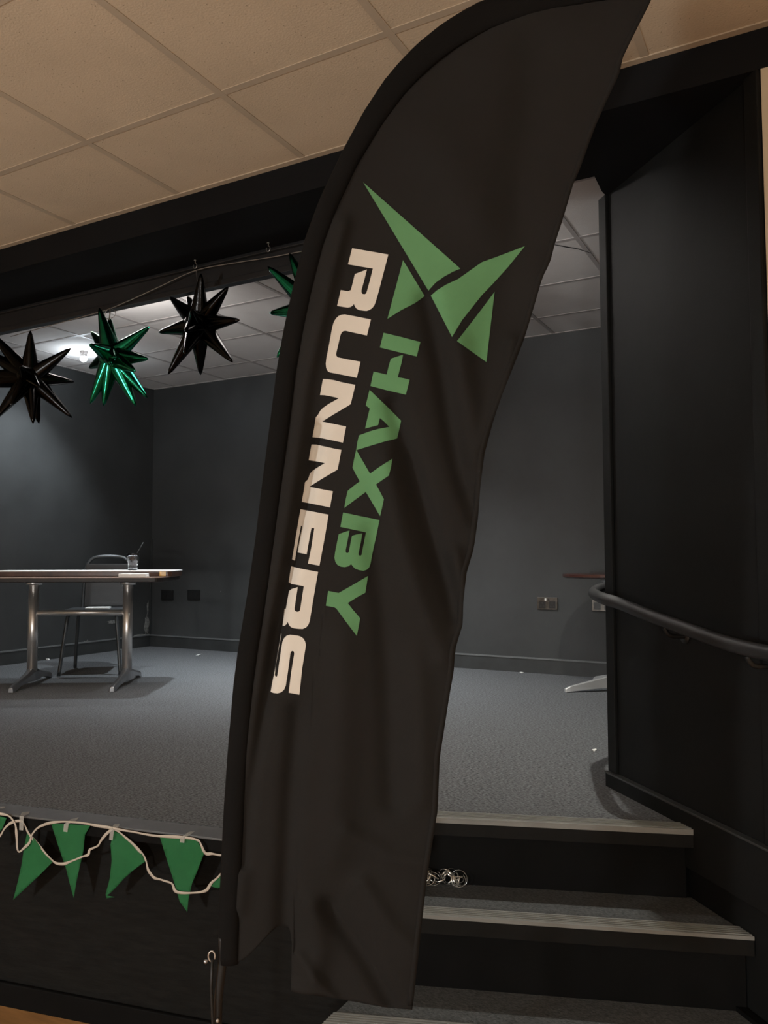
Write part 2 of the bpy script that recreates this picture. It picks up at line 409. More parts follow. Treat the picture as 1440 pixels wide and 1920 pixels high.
FOLDS = [  # polyline in survey marks, height towards the hall, half width
    ([(640, 420), (575, 700), (545, 900), (508, 1130), (480, 1350), (460, 1560), (445, 1700)], .016, 17),
    ([(600, 800), (560, 1000), (515, 1200), (492, 1330), (470, 1480), (455, 1620)], -.020, 13),
    ([(800, 560), (830, 700), (845, 800), (868, 900), (893, 968)], -.018, 20),
    ([(860, 640), (880, 760), (890, 860)], .012, 22),
    ([(740, 760), (780, 900), (815, 1020), (862, 1160)], -.020, 20),
    ([(720, 860), (750, 1000), (785, 1120), (830, 1230)], .016, 24),
    ([(700, 1000), (720, 1150), (730, 1300), (735, 1500)], -.014, 24),
    ([(640, 1200), (640, 1400), (628, 1600)], .012, 34),
    ([(780, 1200), (790, 1350), (790, 1500)], .012, 24),
    ([(560, 1330), (545, 1500), (535, 1700), (535, 1860)], -.016, 20),
    ([(585, 1700), (600, 1780), (580, 1860)], .012, 24),
    ([(620, 1700), (690, 1800), (735, 1880)], -.016, 20),
    ([(680, 1660), (730, 1740), (780, 1790)], .014, 22),
    ([(560, 1795), (590, 1840), (620, 1870)], .012, 14),
    ([(650, 1560), (730, 1610), (800, 1620)], .010, 20),
    ([(820, 260), (900, 420), (1000, 520)], .010, 50),
    ([(1000, 100), (980, 300), (960, 500), (900, 700)], -.012, 45),
    ([(960, 640), (945, 720), (905, 830)], .012, 14),
    ([(855, 1040), (862, 1100), (866, 1170)], .014, 14),
    ([(470, 1200), (455, 1330), (440, 1500)], .010, 12),
]
def foldz(x, y):
    w = 0
    for poly, a, s in FOLDS:
        d = segd(x, y, poly)
        if d < 3.2 * s:
            ys = [p[1] for p in poly]; f = 1
            w += a * math.exp(-(d / s) ** 2)
    w += .004 * math.sin(x * .021 + y * .006) + .003 * math.sin(y * .013 - x * .01)
    k = max(0, min(1, (x - interp(LX, y)) / 70)); return w * k
def fp(x, y, w=0):
    d = ray(x, y); return EYE + d * ((DFL - w) / d.dot(HF))
BOT = [(409, 1806), (440, 1803), (458, 1788), (475, 1770), (492, 1750), (507, 1736), (528, 1738), (534, 1760), (538, 1858), (560, 1864), (600, 1868), (660, 1878), (720, 1889), (773, 1893)]
base_f = fp(404, 1915); base_f = V((base_f.x, base_f.y, 0))
flag = thing('feather_flag', base_f, 'tall dark feather flag with green logo and club lettering on a bent pole', 'flag')
NU, NV = 90, 330
b = BM(); grid = []
for i in range(NU + 1):
    col = []; s = i / NU
    for j in range(NV + 1):
        # row position measured on the final silhouette
        t = j / NV
        yb0 = None
        xbot = 409 + (773 - 409) * s
        yb = interp(BOT, xbot)
        y = -75 + (yb + 75) * (t ** 1.0)
        l = interp(LX, y) + 12; rr = max(interp(RX, y), l + 3)
        x = l + (rr - l) * s
        col.append(b.verts.new(fp(x, y, foldz(x, y))))
    grid.append(col)
for i in range(NU):
    for j in range(NV):
        b.faces.new((grid[i][j], grid[i + 1][j], grid[i + 1][j + 1], grid[i][j + 1]))
cloth = obj('flag_cloth', b, M['cloth'], flag, smooth=True, solid=.0006)
# hem along the trailing edge
b = BM()
pts = []; 
for y in range(-60, 1890, 14):
    x = interp(RX, y) - 5; pts.append((x, y))
rows = []
for x, y in pts:
    rows.append((b.verts.new(fp(x - 5, y, foldz(x - 5, y) + .0018)), b.verts.new(fp(x + 5.5, y, foldz(x + 5, y) + .0018))))
for P, Q in zip(rows, rows[1:]): b.faces.new((P[0], P[1], Q[1], Q[0]))
obj('hem', b, M['cloth'], cloth, smooth=True, solid=.0008)
# sleeve and pole
mid = []
for k in range(0, 130):
    y = -70 + k * (1806 + 70) / 129
    mid.append((interp(LX, y), y))
cen = []
for k, (x, y) in enumerate(mid):
    x0, y0 = mid[max(k - 1, 0)]; x1, y1 = mid[min(k + 1, len(mid) - 1)]
    dx, dy = x1 - x0, y1 - y0; l = math.hypot(dx, dy)
    wdt = 19 if y > 300 else 19 + (300 - y) * .035
    nx, ny = -dy / l, dx / l            # to the right-hand side of the downward run
    if nx < 0: nx, ny = -nx, -ny
    cen.append((x + nx * wdt, y + ny * wdt, wdt))
b = BM(); rings = []
for k, (x, y, wdt) in enumerate(cen):
    c = fp(x, y); c0 = fp(*cen[max(k - 1, 0)][:2]); c1 = fp(*cen[min(k + 1, len(cen) - 1)][:2]); t = (c1 - c0).normalized()
    side = t.cross(HF).normalized(); ring = []
    ru = wdt / F * DFL
    for m in range(16):
        a = 2 * math.pi * m / 16; ring.append(b.verts.new(c + side * (ru * math.cos(a)) + HF * (.011 * math.sin(a))))
    rings.append(ring)
for P, Q in zip(rings, rings[1:]):
    for m in range(16): b.faces.new((P[m], P[(m + 1) % 16], Q[(m + 1) % 16], Q[m]))
b.faces.new(rings[0][::-1]); b.faces.new(rings[-1])
obj('pole_sleeve', b, M['sleeve'], flag, smooth=True, label='plain black pole sleeve')
b = BM()
low = fp(409 + 8, 1806); pp = [low + Z * .05, low, fp(411, 1860), fp(408, 1920), V((base_f.x, base_f.y, .25)), V((base_f.x, base_f.y, .02))]
tube(b, spline(pp, 6), .0085, 12); obj('pole', b, M['pole'], flag, smooth=True)
b = BM()
for a in (0, 1):
    d = V((math.cos(YAW + .78 + a * math.pi / 2), math.sin(YAW + .78 + a * math.pi / 2), 0)); d2 = d.cross(Z)
    obox(b, base_f + Z * (.007 + .008 * a), d, .62, d2, .035, Z, .008)
tube(b, [base_f + Z * .01, base_f + Z * .1], .014, 14)
obj('cross_base', b, M['pole'], flag)
# toggle and bungee below the sleeve
b = BM(); c = fp(397, 1793, .012); ringp = [c + RT * (.0065 * math.cos(a)) + UP * (.010 * math.sin(a)) for a in [math.pi * 2 * k / 16 - .6 for k in range(14)]]
tube(b, ringp, .0016, 8); obj('hook', b, M['chrome'], flag, smooth=True, label='small bright metal hook')
b = BM(); lathe(b, [(.001, -.004), (.004, -.002), (.0045, .002), (.001, .0045)], fp(386, 1803, .012), 12); obj('toggle', b, M['alu'], flag, smooth=True)
b = BM(); tube(b, [fp(398, 1800, .012), fp(396, 1850, .012), fp(399, 1914, .012), fp(402, 1990, .012)], .0028, 8); obj('elastic_cord', b, M['pole'], flag, smooth=True)
b = BM(); lathe(b, [(.001, -.004), (.004, 0), (.001, .004)], fp(408, 1914, .016), 12); obj('cord_clip', b, M['chrome'], flag, smooth=True)

def cr3(p): return [(480 + x / 2.6667, 320 + y / 2.6667) for x, y in p]
def zz(p, x0, y0, s): return [(x0 + x / s, y0 + y / s) for x, y in p]
def decal(name, polys, m, label=None):
    bm = BM()
    for poly in polys:
        vs = [bm.verts.new((x, y, 0)) for x, y in poly]
        for t in tessellate_polygon([[V((x, y, 0)) for x, y in poly]]):
            try: bm.faces.new([vs[k] for k in t])
            except ValueError: pass
    xs = [v.co.x for v in bm.verts]; ys = [v.co.y for v in bm.verts]
    g = 7
    for k in range(int(min(xs) // g), int(max(xs) // g) + 1):
        bmesh.ops.bisect_plane(bm, geom=bm.verts[:] + bm.edges[:] + bm.faces[:], plane_co=(k * g, 0, 0), plane_no=(1, 0, 0))
    for k in range(int(min(ys) // g), int(max(ys) // g) + 1):
        bmesh.ops.bisect_plane(bm, geom=bm.verts[:] + bm.edges[:] + bm.faces[:], plane_co=(0, k * g, 0), plane_no=(0, 1, 0))
    for v in bm.verts:
        x, y = v.co.x, v.co.y; v.co = fp(x, y, foldz(x, y) + .0016)
    for f in bm.faces:
        if f.normal.dot(HF) > 0: f.normal_flip()
    return obj(name, bm, m, cloth, smooth=True, label=label)
logo = [cr3(p) for p in (
    [(536, 58), (1022, 490), (985, 505), (940, 530), (898, 560), (862, 600)],
    [(735, 447), (843, 627), (822, 643), (795, 662), (725, 698), (657, 741)],
    [(874, 625), (905, 598), (950, 570), (1010, 542), (1130, 457), (1190, 436), (1345, 377), (1262, 480), (1185, 565), (1130, 622), (1090, 672), (1030, 748), (980, 832)],
    [(1193, 606), (1152, 957), (1005, 852), (1065, 775), (1130, 690)])]
decal('logo', logo, M['print_green'], 'green angular wings logo')
R1 = zz([(620, 158), (1318, 280), (1250, 540), (1210, 690), (1130, 1000), (1075, 1190), (1050, 1255), (1010, 1310), (960, 1345), (900, 1368), (830, 1362), (750, 1350), (700, 1320), (670, 1275), (655, 1235), (625, 1270), (580, 1297), (530, 1303), (440, 1290), (330, 1270),
         (400, 965), (540, 987), (595, 965), (630, 830), (672, 655), (905, 570), (870, 710), (800, 970), (800, 1010), (820, 1040), (860, 1048), (890, 1030), (905, 990), (960, 790), (1020, 550), (860, 525), (540, 470)], 600, 450, 10.2857)
U1 = zz([(690, 98), (950, 148), (1187, 195), (1112, 505), (900, 460), (700, 415), (650, 422), (620, 455), (600, 500), (520, 840), (515, 885), (545, 925), (760, 970), (988, 1010), (915, 1320), (700, 1275), (390, 1215), (350, 1185), (325, 1130), (316, 1050), (330, 930), (370, 740), (440, 350), (470, 250), (510, 180), (560, 130), (620, 103)], 580, 580, 10.2857)
N1 = zz([(425, 128), (540, 132), (680, 155), (850, 200), (1000, 232), (1155, 258), (1110, 450), (1050, 695), (800, 845), (600, 965), (410, 1085), (700, 1145), (948, 1197), (875, 1560), (600, 1500), (380, 1455), (190, 1435), (230, 1220), (265, 990), (320, 925), (370, 835), (430, 775), (560, 685), (785, 560), (560, 508), (460, 492), (360, 488)], 570, 700, 12)
N2 = zz([(408, 162), (520, 165), (700, 205), (900, 250), (1080, 283), (1045, 480), (995, 725), (800, 840), (600, 960), (360, 1112), (620, 1165), (890, 1215), (825, 1577), (500, 1510), (190, 1450), (230, 1230), (262, 1010), (330, 945), (375, 815), (430, 755), (540, 680), (708, 580), (540, 545), (345, 515)], 550, 820, 12)
E1 = zz([(400, 178), (700, 235), (1033, 300), (960, 740), (828, 1447), (570, 1400), (640, 1060), (712, 605), (648, 597), (600, 850), (540, 1192), (335, 1150), (380, 880), (445, 552), (412, 550), (340, 950), (275, 1335), (212, 1308), (300, 770)], 530, 940, 12)
R2 = zz([(430, 143), (700, 205), (1037, 268), (985, 560), (915, 970), (850, 1370), (820, 1455), (770, 1515), (690, 1552), (600, 1548), (480, 1535), (420, 1505), (380, 1455), (355, 1395), (330, 1440), (290, 1475), (238, 1482), (262, 1290), (280, 1100), (312, 1095), (345, 900), (378, 720), (390, 690), (450, 650), (580, 610),
         (550, 800), (508, 1080), (510, 1130), (545, 1162), (590, 1165), (620, 1145), (635, 1110), (680, 820), (715, 590), (560, 560), (440, 540), (375, 500)], 510, 1050, 12)
S2 = zz([(530, 240), (700, 262), (770, 285), (830, 330), (865, 395), (880, 470), (870, 560), (800, 1000), (735, 1590), (495, 1545), (550, 1100), (620, 670), (612, 620), (580, 605), (550, 620), (535, 660), (500, 920), (460, 1200), (430, 1390), (390, 1480), (330, 1535), (240, 1562), (150, 1550), (90, 1525), (130, 1300), (185, 1040), (325, 215), (332, 225), (260, 620), (200, 960),
         (182, 1150), (205, 1185), (232, 1180), (243, 1140), (280, 880), (330, 540), (355, 400), (390, 320), (450, 262)], 500, 1170, 12)
decal('white_lettering', [R1, U1, N1, N2, E1, R2, S2], M['print_white'], 'off-white lettering reading RUNNERS')
Ha = zz([(470, 168), (880, 265), (1298, 375), (1218, 700), (800, 600), (388, 498)], 680, 610, 12)
Hb = zz([(910, 660), (870, 860), (790, 1168), (920, 1190), (1058, 1225), (972, 1560), (560, 1465), (175, 1365), (245, 1040), (380, 1070), (540, 1108), (590, 900), (635, 750)], 680, 610, 12)
Aa = zz([(515, 130), (900, 500), (1225, 825), (1195, 970), (1135, 1225), (850, 1295), (550, 1385), (215, 1490), (240, 1310), (278, 1155), (520, 1065), (720, 1010), (958, 965), (850, 850), (748, 765), (730, 830), (708, 925), (560, 965), (415, 1003), (460, 800), (518, 555), (430, 480)], 650, 720, 12)
Xa = zz([(455, 40), (600, 290), (765, 575), (1000, 410), (1270, 240), (1235, 440), (1190, 620), (1050, 715), (900, 820), (985, 975), (1078, 1150), (1040, 1330), (992, 1535), (850, 1290), (672, 990), (450, 1150), (185, 1350), (220, 1150), (262, 965), (400, 850), (535, 750), (450, 600), (370, 440), (410, 240)], 630, 840, 12)
Ba = zz([(400, 130), (800, 215), (1218, 300), (1150, 640), (1070, 1000), (1015, 1290), (985, 1370), (930, 1420), (860, 1442), (760, 1428), (670, 1395), (620, 1345), (582, 1295), (520, 1340), (440, 1360), (350, 1350), (270, 1310), (225, 1240), (205, 1150), (220, 1020), (300, 620), (420, 575), (545, 535), (510, 720), (458, 980), (462, 1030), (490, 1045), (520, 1035), (535, 990),
         (570, 800), (600, 655), (700, 625), (832, 600), (800, 800), (745, 1060), (755, 1095), (790, 1105), (815, 1085), (850, 900), (905, 620), (915, 580), (700, 530), (338, 455)], 610, 950, 12)
Ya = zz([(1080, 240), (1050, 430), (1020, 618), (820, 725), (625, 850), (750, 1010), (905, 1190), (870, 1380), (828, 1588), (600, 1290), (365, 970), (325, 945), (132, 908), (155, 740), (185, 575), (420, 622), (740, 440)], 600, 1060, 12)
decal('green_lettering', [Ha, Hb, Aa, Xa, Ba, Ya], M['print_green'], 'green lettering reading HAXBY')

# ------------------------------------------------------------------ star balloons
YS = 2.63
def star(label, m, c_px, tips, seed, core=.062, hookpt=None, R=.245, extra=0):
    rnd = random.Random(seed); c = ony(c_px[0], c_px[1], YS); Dc = (c - EYE).dot(fw)
    o = thing('star_balloon', c, label, 'balloon', None)
    view = (c - EYE).normalized()
    def spike(tip):
        bm = BM(); ax = (tip - c); L = ax.length; ax.normalize()
        a = ax.orthogonal().normalized(); bb = ax.cross(a); ph = rnd.random() * 6
        rings = []; rb = .040
        for k in range(13):
            t = k / 12; z = .02 + (L - .02) * t
            rr = rb * (1 - t) ** .92 + .0055 * (1 if t < .97 else .5)
            if t > .999: rr = .002
            ring = []
            for j in range(16):
                an = 2 * math.pi * j / 16
                q = rr * (1 + .16 * abs(math.cos(2 * an + ph)) - .07)
                ring.append(bm.verts.new(c + ax * z + a * (q * math.cos(an)) + bb * (q * math.sin(an))))
            rings.append(ring)
        for P, Q in zip(rings, rings[1:]):
            for j in range(16): bm.faces.new((P[j], P[(j + 1) % 16], Q[(j + 1) % 16], Q[j]))
        bm.faces.new(rings[0][::-1]); bm.faces.new(rings[-1])
        obj('spike', bm, m, o, smooth=True)
    for t in tips:
        x, y = t[0], t[1]; p = at(x, y, Dc); rr = (p - c).length
        dz = math.sqrt(max(0, R * R - rr * rr)); sg = t[2] if len(t) > 2 else rnd.choice((-1, 1))
        if len(t) > 3: dz = t[3]
        D2 = Dc + sg * dz * .9
        spike(at(x, y, D2))
    for k in range(extra):     # spikes pointing straight at and away from the hall
        d = (view * (-1 if k % 2 == 0 else 1) + RT * rnd.uniform(-.3, .3) + UP * rnd.uniform(-.3, .3)).normalized()
        spike(c + d * R * .8)
    bm = BM(); bmesh.ops.create_icosphere(bm, subdivisions=3, radius=core)
    for v in bm.verts:
        n = v.co.normalized(); v.co *= 1 + .10 * math.sin(7 * n.x + seed) * math.cos(6 * n.y) + .08 * math.sin(9 * n.z); v.co += c
    obj('body', bm, m, o, smooth=True)
    return o, c
GB = 'foil star balloons along the beam'
s1, c1 = star('black foil star balloon at the left end of the hanging row', M['foilb'], (56, 708),
     [(57, 620), (133, 653), (139, 716, 1), (135, 783, -1), (62, 794), (73, 794, 1), (-14, 790), (-18, 622), (-34, 655, 1), (-38, 700), (-40, 724, -1), (20, 760, -1)], 3, extra=3)
s2, c2 = star('green foil star balloon next to the bright stage lamp', M['foilg'], (210, 668),
     [(186, 577, -1), (206, 596), (281, 612), (278, 673, -1), (254, 696, -1), (276, 746), (255, 762, -1), (194, 761, -1), (169, 757), (167, 690, 1), (168, 646, -1), (171, 622, 1)], 5, extra=3, R=.225)
s3, c3 = star('black foil star balloon hanging under the middle hook', M['foilb'], (373, 608),
     [(377, 513), (319, 557), (352, 556, 1), (428, 538), (449, 600), (436, 679), (376, 703), (315, 702), (346, 664, -1), (297, 623)], 8, extra=3)
s4, c4 = star('green foil star balloon half hidden behind the left edge of the flag', M['foilg'], (590, 578),
     [(502, 500), (543, 475, 1), (505, 587), (519, 670, 1), (600, 480), (665, 510), (690, 590), (660, 660), (595, 678), (620, 560, -1)], 12, extra=2)
for s in (s1, s2, s3, s4): s['group'] = GB
# wire and hooks
b = BM()
wp = [ony(x, y, 2.655) for x, y in ((20, 631), (110, 606), (183, 586), (208, 578), (250, 560), (300, 537), (367, 507), (440, 493), (510, 482), (567, 471), (700, 446), (840, 420))]
tube(b, spline(wp, 4), .0022, 6); tag(obj('hanging_wire', b, M['wire'], smooth=True), 'thin pale wire strung below the black beam, carrying the star balloons', 'wire')
def hook(px, py, label, bottom):
    p = ony(px, py, 2.655); topz = ZSO
    bm = BM(); q = V((p.x, p.y, topz))
    pts = [q + Z * .004, q - Z * .014]
    for k in range(12):
        a = math.pi / 2 - k * 2 * math.pi / 13; pts.append(q + V((.010 * math.cos(a), 0, -.026 + .012 * math.sin(a))))
    tube(bm, pts, .0022, 8); lathe(bm, [(.007, -.002), (.007, .001)], q, 12)
    return tag(obj('screw_hook', bm, M['hook'], smooth=True), label, 'hook', 'screw hooks in the beam')
hook(366, 495, 'small steel screw hook above the middle black star balloon', 0)
hook(503, 468, 'small steel screw hook in the beam just left of the flag', 0)
# hangers from wire to balloons
def hanger(c, tip, wpt, label):
    bm = BM(); tube(bm, spline([wpt + Z * .002, wpt - Z * .012 + V((.004, 0, 0)), tip + V((0, 0, .006)), tip - Z * .012], 4), .0013, 6)
    tag(obj('balloon_string', bm, M['wire'], smooth=True), label, 'string', 'strings holding the star balloons')
hanger(c1, at(57, 621, (c1 - EYE).dot(fw)), ony(57, 620.5, 2.655), 'short string tying the leftmost black star balloon to the wire')
hanger(c3, at(371, 540, (c3 - EYE).dot(fw)), ony(367, 508, 2.655), 'short string tying the middle black star balloon to the hook')
hanger(c4, at(600, 482, (c4 - EYE).dot(fw)), ony(598, 465.5, 2.655), 'short string tying the right green star balloon to the wire')
# wire clip hanger of the green balloon
b = BM(); g0 = 2.65
loop = [ony(x, y, g0) for x, y in ((203, 580), (198, 584), (196, 594), (199, 597), (205, 598), (212, 595), (217, 590), (216, 583), (210, 579))]
tube(b, loop, .0016, 6); tube(b, [ony(207, 578, g0), ony(206, 590, g0), ony(205, 600, g0)], .003, 6)
tag(obj('wire_clip', b, M['wire'], smooth=True), 'bent wire clip holding the green star balloon beside the lamp', 'clip')

# ------------------------------------------------------------------ table, board, glass
tu = V((math.cos(math.radians(31)), math.sin(math.radians(31)), 0)); tv = V((-tu.y, tu.x, 0))
L1 = V((-4.515, 3.475, S)); L2 = V((-3.995, 3.790, S)); tu = (L2 - L1).normalized(); tv = V((-tu.y, tu.x, 0)); TM = (L1 + L2) / 2
tab = thing('pub_table', TM, 'long brown pub table on twin chrome pedestal legs at the left of the stage', 'table')
def rrect(c, u, v, lu, lv, r, n=6):
    out = []
    for su, sv, a0 in ((1, -1, -90), (1, 1, 0), (-1, 1, 90), (-1, -1, 180)):
        cc = c + u * (su * (lu / 2 - r)) + v * (sv * (lv / 2 - r))
        for k in range(n + 1):
            a = math.radians(a0 + 90 * k / n); out.append(cc + u * (r * math.cos(a)) + v * (r * math.sin(a)))
    return out
b = BM(); prism(b, rrect(TM, tu, tv, 1.17, .60, .05), 1.306, 1.334); obj('tabletop', b, M['darkwood'], tab, bevel=.004)
b = BM(); prism(b, rrect(TM, tu, tv, 1.18, .61, .055), 1.3325, 1.336); obj('edge_trim', b, M['trim_line'], tab)
for Lc in (L1, L2):
    b = BM(); tube(b, [Lc + Z * .05, Lc + Z * .655], .032, 20); tube(b, [Lc + Z * .645, Lc + Z * .67], .05, 20); lg = obj('column', b, M['chrome'], tab, smooth=True)
    b = BM()
    prof = [(-.325, .0, .030, .030), (-.30, .0, .042, .036), (-.22, .022, .056, .042), (-.10, .035, .082, .058), (-.03, .03, .105, .075), (.03, .03, .105, .075), (.10, .035, .082, .058), (.22, .022, .056, .042), (.30, .0, .042, .036), (.325, .0, .030, .030)]
    rings = []
    for s_, z0, z1, w in prof:
        p = Lc + tv * s_
        rings.append([b.verts.new(p + tu * (w / 2) + Z * z0), b.verts.new(p + tu * (w * .42) + Z * (z1 * .8)), b.verts.new(p + tu * (w * .22) + Z * z1), b.verts.new(p - tu * (w * .22) + Z * z1), b.verts.new(p - tu * (w * .42) + Z * (z1 * .8)), b.verts.new(p - tu * (w / 2) + Z * z0)])
    for P, Q in zip(rings, rings[1:]):
        for j in range(6): b.faces.new((P[j], P[(j + 1) % 6], Q[(j + 1) % 6], Q[j]))
    b.faces.new(rings[0][::-1]); b.faces.new(rings[-1])
    obj('foot', b, M['alu'], tab, bevel=.003)
b = BM(); tube(b, [L1 + Z * .463, L2 + Z * .463], .019, 14); obj('stretcher', b, M['chrome'], tab, smooth=True)

bc = TM + tv * .10 + tu * .0
board = thing('board', V((bc.x, bc.y, 1.336)), 'thick glossy brown board with pale top lying along the pub table', 'board')
b = BM(); prism(b, rrect(bc, tu, tv, 1.20, .36, .03), 1.336, 1.370); obj('edge_band', b, M['brown'], board, bevel=.003)
b = BM(); prism(b, rrect(bc, tu, tv, 1.205, .365, .03), 1.3695, 1.375); obj('pale_top', b, M['palet'], board, label='pale white top surface')
b = BM(); obox(b, bc + tu * .545 - tv * .1815 + Z * (1.354 - bc.z), tu, .04, tv, .003, Z, .030); obj('amber_reflection', b, M['amber'], board, label='amber lamp reflection painted on the board edge')  # lamp reflection on the board edge, modelled as a coloured strip
# booklet on the near lip
b = BM(); kc = at(242, 1078, 4.90); kc = TM + tu * ((kc - TM).dot(tu)) - tv * .225
obox(b, V((kc.x, kc.y, 1.3475)), tu, .165, tv, .10, Z, .022); bo = obj('booklet', b, M['paper'], bevel=.003)
tag(bo, 'small white booklet on the near edge of the pub table', 'booklet')
b = BM(); kc2 = TM + tu * .47 - tv * .23; obox(b, V((kc2.x, kc2.y, 1.340)), (tu + tv * .3).normalized(), .05, (tv - tu * .3).normalized(), .03, Z, .007)
tag(obj('folded_paper', b, M['paper']), 'tiny folded white paper on the table edge right of the booklet', 'paper')
# glass with straw
gp = at(249, 1066, 5.32); gp = V((gp.x, gp.y, 1.3755))
gl = thing('drinking_glass', gp, 'fluted glass of dark drink with a straw standing on the board', 'glass')
b = BM(); n = 24; rings = []
prof = [(.030, 0), (.031, .012), (.034, .045), (.038, .06), (.041, .085), (.043, .112), (.0405, .112), (.038, .085), (.035, .06), (.031, .045), (.028, .012), (.001, .010)]
for r_, z_ in prof:
    rings.append([b.verts.new(gp + V((r_ * (1 + (.05 * math.cos(8 * 2 * math.pi * k / n) if r_ > .02 else 0)) * math.cos(2 * math.pi * k / n), r_ * math.sin(2 * math.pi * k / n), z_))) for k in range(n)])
for P, Q in zip(rings, rings[1:]):
    for k in range(n): b.faces.new((P[k], P[(k + 1) % n], Q[(k + 1) % n], Q[k]))
b.faces.new(rings[0][::-1]); b.faces.new(rings[-1]); obj('tumbler', b, M['glassm'], gl, smooth=True)
b = BM(); lathe(b, [(.026, .012), (.029, .045), (.032, .062), (.033, .064)], gp, 20); obj('drink', b, M['cola'], gl, smooth=True)
b = BM(); tube(b, [gp + Z * .02, gp + RT * .030 + Z * .118, gp + RT * .068 + Z * .185], .003, 8); obj('straw', b, M['straw'], gl, smooth=True)

# ------------------------------------------------------------------ chair
cF = V((-4.502, 3.912, S)); cB = V((-4.76, 4.284, S)); cu = V((.78, .62, 0)).normalized(); cv = V((-cu.y, cu.x, 0)); cc = (cF + cB) / 2
ch = thing('stacking_chair', cc, 'black stacking chair with arched tube back tucked behind the pub table', 'chair')
b = BM(); prism(b, rrect(cc + cu * -.0, cu, cv, .42, .40, .07), S + .425, S + .455); obj('seat', b, M['vinyl'], ch, bevel=.012)
for su in (-1, 1):
    b = BM(); top = cc + cu * (su * .165) - cv * .17 + Z * .42; ft = cc + cu * (su * .205) - cv * .225 + Z * .004
    tube(b, spline([top + cv * .10, top + cv * .03 - Z * .002, top + Z * -.02 - cv * .005, (top + ft) / 2, ft], 5), .0125, 12); obj('leg', b, M['chairblack'], ch, smooth=True)
    b = BM(); top = cc + cu * (su * .16) + cv * .17 + Z * .42; ft = cc + cu * (su * .19) + cv * .235 + Z * .004
    tube(b, spline([top - cv * .1, top - cv * .03, top - Z * .02, (top + ft) / 2, ft], 5), .0125, 12); obj('leg', b, M['chairblack'], ch, smooth=True)
bb = cc + cv * .20 + cu * .035
arch = [bb + cu * -.175 + Z * .42, bb + cu * -.172 + cv * .03 + Z * .60, bb + cu * -.165 + cv * .05 + Z * .74, bb + cu * -.12 + cv * .06 + Z * .815, bb + cu * -.05 + cv * .062 + Z * .832,
        bb + cu * .05 + cv * .062 + Z * .832, bb + cu * .12 + cv * .06 + Z * .815, bb + cu * .165 + cv * .05 + Z * .74, bb + cu * .172 + cv * .03 + Z * .60, bb + cu * .175 + Z * .42]
b = BM(); tube(b, spline(arch, 6), .0125, 12); obj('back_frame', b, M['chairblack'], ch, smooth=True)
b = BM(); 
for k in range(8):
    z0 = .455 + k * .04; q0 = bb + cv * (.005 + .05 * k / 8); obox(b, q0 + Z * (z0 + .02), cu, .325, (cv - Z * .15).normalized(), .022, (Z + cv * .15).normalized(), .0415)
bmesh.ops.remove_doubles(b, verts=b.verts, dist=.004)
obj('backrest', b, M['vinyl'], ch, bevel=.004)
b = BM(); obox(b, cc + cu * .02 - cv * .06 + Z * .462, cu, .16, cv, .11, Z, .010); tag(obj('paper_sheet', b, M['paper']), 'white folded paper lying on the seat of the black chair', 'paper')

# ------------------------------------------------------------------ round table at right
rc = at(1163, 1080, 4.95); rc = V((rc.x, rc.y, S))
rtb = thing('round_table', rc, 'small round table partly hidden behind the angled black panel', 'table')
b = BM(); lathe(b, [(.338, .692), (.352, .700), (.352, .714), (.346, .718)], rc, 56); obj('tabletop', b, M['round_top'], rtb)
b = BM(); tube(b, [rc + Z * .06, rc + Z * .69], .034, 18); tube(b, [rc + Z * .665, rc + Z * .693], .12, 18); obj('column', b, M['chrome'], rtb, smooth=True)
b = BM()
toe = onz(1059, 1298, S); d0 = (V((toe.x, toe.y, S)) - rc).normalized(); lenf = (V((toe.x, toe.y, S)) - rc).length
for k in range(4):
    a = k * math.pi / 2; d = V((d0.x * math.cos(a) - d0.y * math.sin(a), d0.x * math.sin(a) + d0.y * math.cos(a), 0)); n_ = V((-d.y, d.x, 0)); rings = []
    for s_, z0, z1, w in ((0, .02, .10, .075), (.06, .02, .098, .07), (.16, .02, .075, .055), (lenf - .03, .004, .035, .04), (lenf, .0, .022, .034)):
        p = rc + d * s_
        rings.append([b.verts.new(p + n_ * (w / 2) + Z * z0), b.verts.new(p + n_ * (w * .25) + Z * z1), b.verts.new(p - n_ * (w * .25) + Z * z1), b.verts.new(p - n_ * (w / 2) + Z * z0)])
    for P, Q in zip(rings, rings[1:]):
        for j in range(4): b.faces.new((P[j], P[(j + 1) % 4], Q[(j + 1) % 4], Q[j]))
    b.faces.new(rings[0][::-1]); b.faces.new(rings[-1])
obj('foot', b, mat('bright_aluminium', (.62, .62, .62), .35, .7), rtb, bevel=.003)

